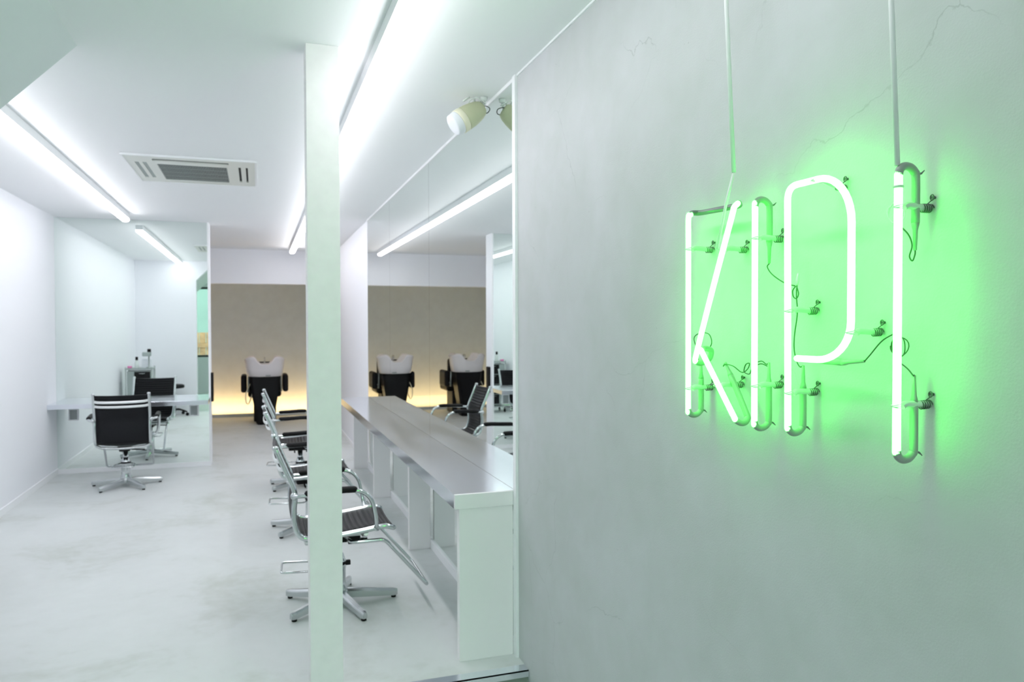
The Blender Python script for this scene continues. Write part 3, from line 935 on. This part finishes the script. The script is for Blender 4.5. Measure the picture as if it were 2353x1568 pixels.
def coil(t, c, r=0.028, turns=2, a0=0.0, mt_='wire'):
    bm = bmesh.new()
    pts = [Vector((c[0] + 0.0025 * sin(3 * j / 20 * pi), c[1] + (r + 0.002 * sin(j * 0.5)) * cos(a0 + 2 * pi * j / 20), c[2] + (r + 0.0015 * cos(j * 0.4)) * sin(a0 + 2 * pi * j / 20))) for j in range(20 * turns + 1)]
    tube(bm, pts, 0.0011, 6); add('wire_coil', bm, mt_, t)

# K: stem, diagonal and foot
k = letter('neon_letter', 'leftmost green neon letter, a K with a grey crossover tube at its top', 1.50, 1.45)
add('neon_tube', ntube(smooth_path([(XT + 0.006, 1.594, 1.700), (XT, 1.594, 1.690), (XT, 1.594, 1.60), (XT, 1.594, 1.222)], 5)), 'neon', k)
bm = bmesh.new(); tube(bm, smooth_path([(XT + 0.004, 1.594, 1.700), (XT + 0.018, 1.604, 1.706), (XB, 1.598, 1.7065), (XB, 1.54, 1.704), (XB, 1.48, 1.702), (XB, 1.445, 1.701), (XB - 0.006, 1.434, 1.702)], 6), RT, 14, domes=True)
add('crossover_tube', bm, 'paint_grey', k)
add('neon_tube', ntube(smooth_path([(XT + 0.010, 1.411, 1.699), (XT + 0.002, 1.413, 1.690), (XT, 1.420, 1.668), (XT, 1.490, 1.518), (XT, 1.556, 1.370), (XT + 0.002, 1.566, 1.347)], 5)), 'neon', k)
bm = bmesh.new(); tube(bm, smooth_path([(XT + 0.012, 1.411, 1.699), (XB - 0.014, 1.424, 1.7025), (XB - 0.005, 1.436, 1.702)], 5), RT, 14); add('blockout_bend', bm, 'paint_grey', k)
add('neon_tube', ntube([(XT, 1.539, 1.375), (XT, 1.404, 1.227)]), 'neon', k)
bm = bmesh.new(); tube(bm, smooth_path([(XT + 0.004, 1.567, 1.345), (XT + 0.018, 1.566, 1.342), (XB, 1.560, 1.352), (XB - 0.002, 1.548, 1.372), (XT + 0.016, 1.542, 1.378), (XT + 0.006, 1.540, 1.376)], 6), RT, 14); add('blockout_bend', bm, 'glassgrey', k)
e1 = electrode(k, 1.594, 1.218, 1, 0.085)
e2 = electrode(k, 1.403, 1.222, 1, 0.095, dy=0.72, taper=0.03)
wire(k, [e1, (1.02, 1.597, 1.345), (1.02, 1.609, 1.377), (1.022, 1.622, 1.402), (1.024, 1.598, 1.414), (1.024, 1.562, 1.412), (1.022, 1.546, 1.394), (1.02, 1.553, 1.379), (1.02, 1.579, 1.372)])
wire(k, [e2, (1.02, 1.496, 1.338), (1.02, 1.486, 1.343), (1.02, 1.457, 1.340), (1.02, 1.425, 1.328), (1.02, 1.404, 1.337), (1.02, 1.398, 1.349), (1.02, 1.411, 1.346), (1.02, 1.417, 1.33), (1.02, 1.398, 1.326), (1.02, 1.389, 1.338), (1.02, 1.36, 1.35), (1.024, 1.338, 1.345)])
for y, z in ((1.594, 1.617), (1.593, 1.281), (1.459, 1.604), (1.474, 1.296)): standoff(k, y, z)

# I
k = letter('neon_letter', 'plain straight neon I between the K and the P', 1.337, 1.45)
add('neon_tube', ntube([(XT, 1.337, 1.688), (XT, 1.337, 1.224)]), 'neon', k)
e1 = electrode(k, 1.337, 1.219, 1, 0.090)
e2 = electrode(k, 1.337, 1.693, -1, 0.085)
wire(k, [e2, (1.02, 1.338, 1.555), (1.02, 1.321, 1.538), (1.02, 1.283, 1.519), (1.02, 1.25, 1.511)])
wire(k, [e1, (1.02, 1.340, 1.350), (1.02, 1.355, 1.356), (1.02, 1.376, 1.352)])
for z in (1.615, 1.306): standoff(k, 1.336, z)

# P
k = letter('neon_letter', 'rounded green neon P, third of the four letters', 1.15, 1.45)
pts = round_path([(XT, 1.231, 1.229), (XT, 1.235, 1.704), (XT, 1.16, 1.7035)], 0.028, 7)
def arc(cy, cz, ry, rz, a, b, n=10):
    return [(XT, cy + ry * cos(a + (b - a) * i / n), cz + rz * sin(a + (b - a) * i / n)) for i in range(n + 1)]
# y decreases to the viewer's right along this wall
pts2 = arc(1.150, 1.6135, 0.084, 0.090, pi / 2, pi) + arc(1.150, 1.4385, 0.084, 0.070, pi, 1.5 * pi)
pts3 = [(XT, 1.17, 1.3685), (XT, 1.205, 1.3685)]
add('neon_tube', ntube([Vector(p) for p in pts] + [Vector(p) for p in pts2] + [Vector(p) for p in pts3]), 'neon', k)
e1 = electrode(k, 1.231, 1.223, 1, 0.085)
bm = bmesh.new(); tube(bm, smooth_path([(XT + 0.004, 1.209, 1.3685), (XT + 0.016, 1.216, 1.368), (XB - 0.004, 1.210, 1.366), (XB, 1.195, 1.365), (XB, 1.125, 1.364)], 6), RT, 14)
tube(bm, [(XB, 1.125, 1.364), (XB, 1.117, 1.364), (XB, 1.110, 1.365), (XB, 1.072, 1.368)], 0.004, 12, rad=[RT, RT * 0.8, 0.004, 0.0026])
add('electrode', bm, 'glassgrey', k)
wire(k, [(1.024, 1.072, 1.368), (1.02, 1.054, 1.381), (1.02, 1.03, 1.404), (1.02, 1.007, 1.416), (1.02, 0.996, 1.418)])
wire(k, [e1, (1.02, 1.236, 1.350), (1.02, 1.246, 1.362), (1.02, 1.253, 1.385), (1.02, 1.252, 1.413), (1.02, 1.244, 1.457), (1.02, 1.247, 1.490), (1.02, 1.246, 1.512)])
wire(k, [(1.02, 1.249, 1.511), (1.02, 1.258, 1.502), (1.02, 1.256, 1.490), (1.02, 1.247, 1.486), (1.02, 1.241, 1.495), (1.02, 1.246, 1.509)])
bm = bmesh.new(); tube(bm, [(1.022, 1.249, 1.510), (1.022, 1.247, 1.524), (1.022, 1.244, 1.536)], 0.003, 8, rad=[0.0026, 0.0032, 0.0018]); add('wire_joint', bm, 'clear', k)
for y, z in ((1.231, 1.461), (1.229, 1.300), (1.158, 1.703), (1.067, 1.420)): standoff(k, y, z, dz=-0.012 if z > 1.6 else 0)

# second I
k = letter('neon_letter', 'rightmost green neon I with a hanging cable above it', 0.965, 1.45)
add('neon_tube', ntube([(XT, 0.9645, 1.678), (XT, 0.9645, 1.224)]), 'neon', k)
e1 = electrode(k, 0.9645, 1.215, 1, 0.090)
e2 = electrode(k, 0.9645, 1.688, -1, 0.088)
wire(k, [e2, (1.022, 0.963, 1.548), (1.02, 0.966, 1.538), (1.02, 0.972, 1.546), (1.02, 0.967, 1.563), (1.02, 0.974, 1.581), (1.02, 0.990, 1.597)])
wire(k, [e1, (1.02, 0.963, 1.350), (1.02, 0.974, 1.360), (1.02, 0.992, 1.371)])
coil(k, (1.018, 0.990, 1.397), 0.0165, 2)
coil(k, (1.004, 0.985, 1.619), 0.0165, 2, 1.0, 'clear')
for z in (1.625, 1.301): standoff(k, 0.966, z, dy=-0.002)
bm = bmesh.new(); lathe(bm, [(RT * 1.08, 0), (RT * 1.25, 0.001), (RT * 1.25, 0.003), (RT * 1.08, 0.004)], 16, Matrix.Translation((XT, 0.9645, 1.655))); add('tube_ring', bm, 'standoff', k)

# cables from the ceiling
bm = bmesh.new(); tube(bm, [(XT - 0.004, 1.448, H - 0.002), (XT - 0.004, 1.436, 2.149), (XT - 0.004, 1.406, 1.765)], 0.0048, 10)
tube(bm, round_path([(XT - 0.004, 1.406, 1.765), (XT - 0.011, 1.424, 1.70), (XT - 0.011, 1.4565, 1.604)], 0.01), 0.0032, 10)
tag(obj('hanging_cable', bm, 'cable'), 'thin silver cable hanging from ceiling to the neon K, kinked at its end', 'cable', 'cables holding the neon letters')
bm = bmesh.new(); tube(bm, [(XT, 0.993, H - 0.002), (XT, 0.982, 1.965), (XT, 0.967, 1.692)], 0.0044, 10)
tag(obj('hanging_cable', bm, 'cable'), 'thin silver cable hanging straight down to the rightmost neon letter', 'cable', 'cables holding the neon letters')
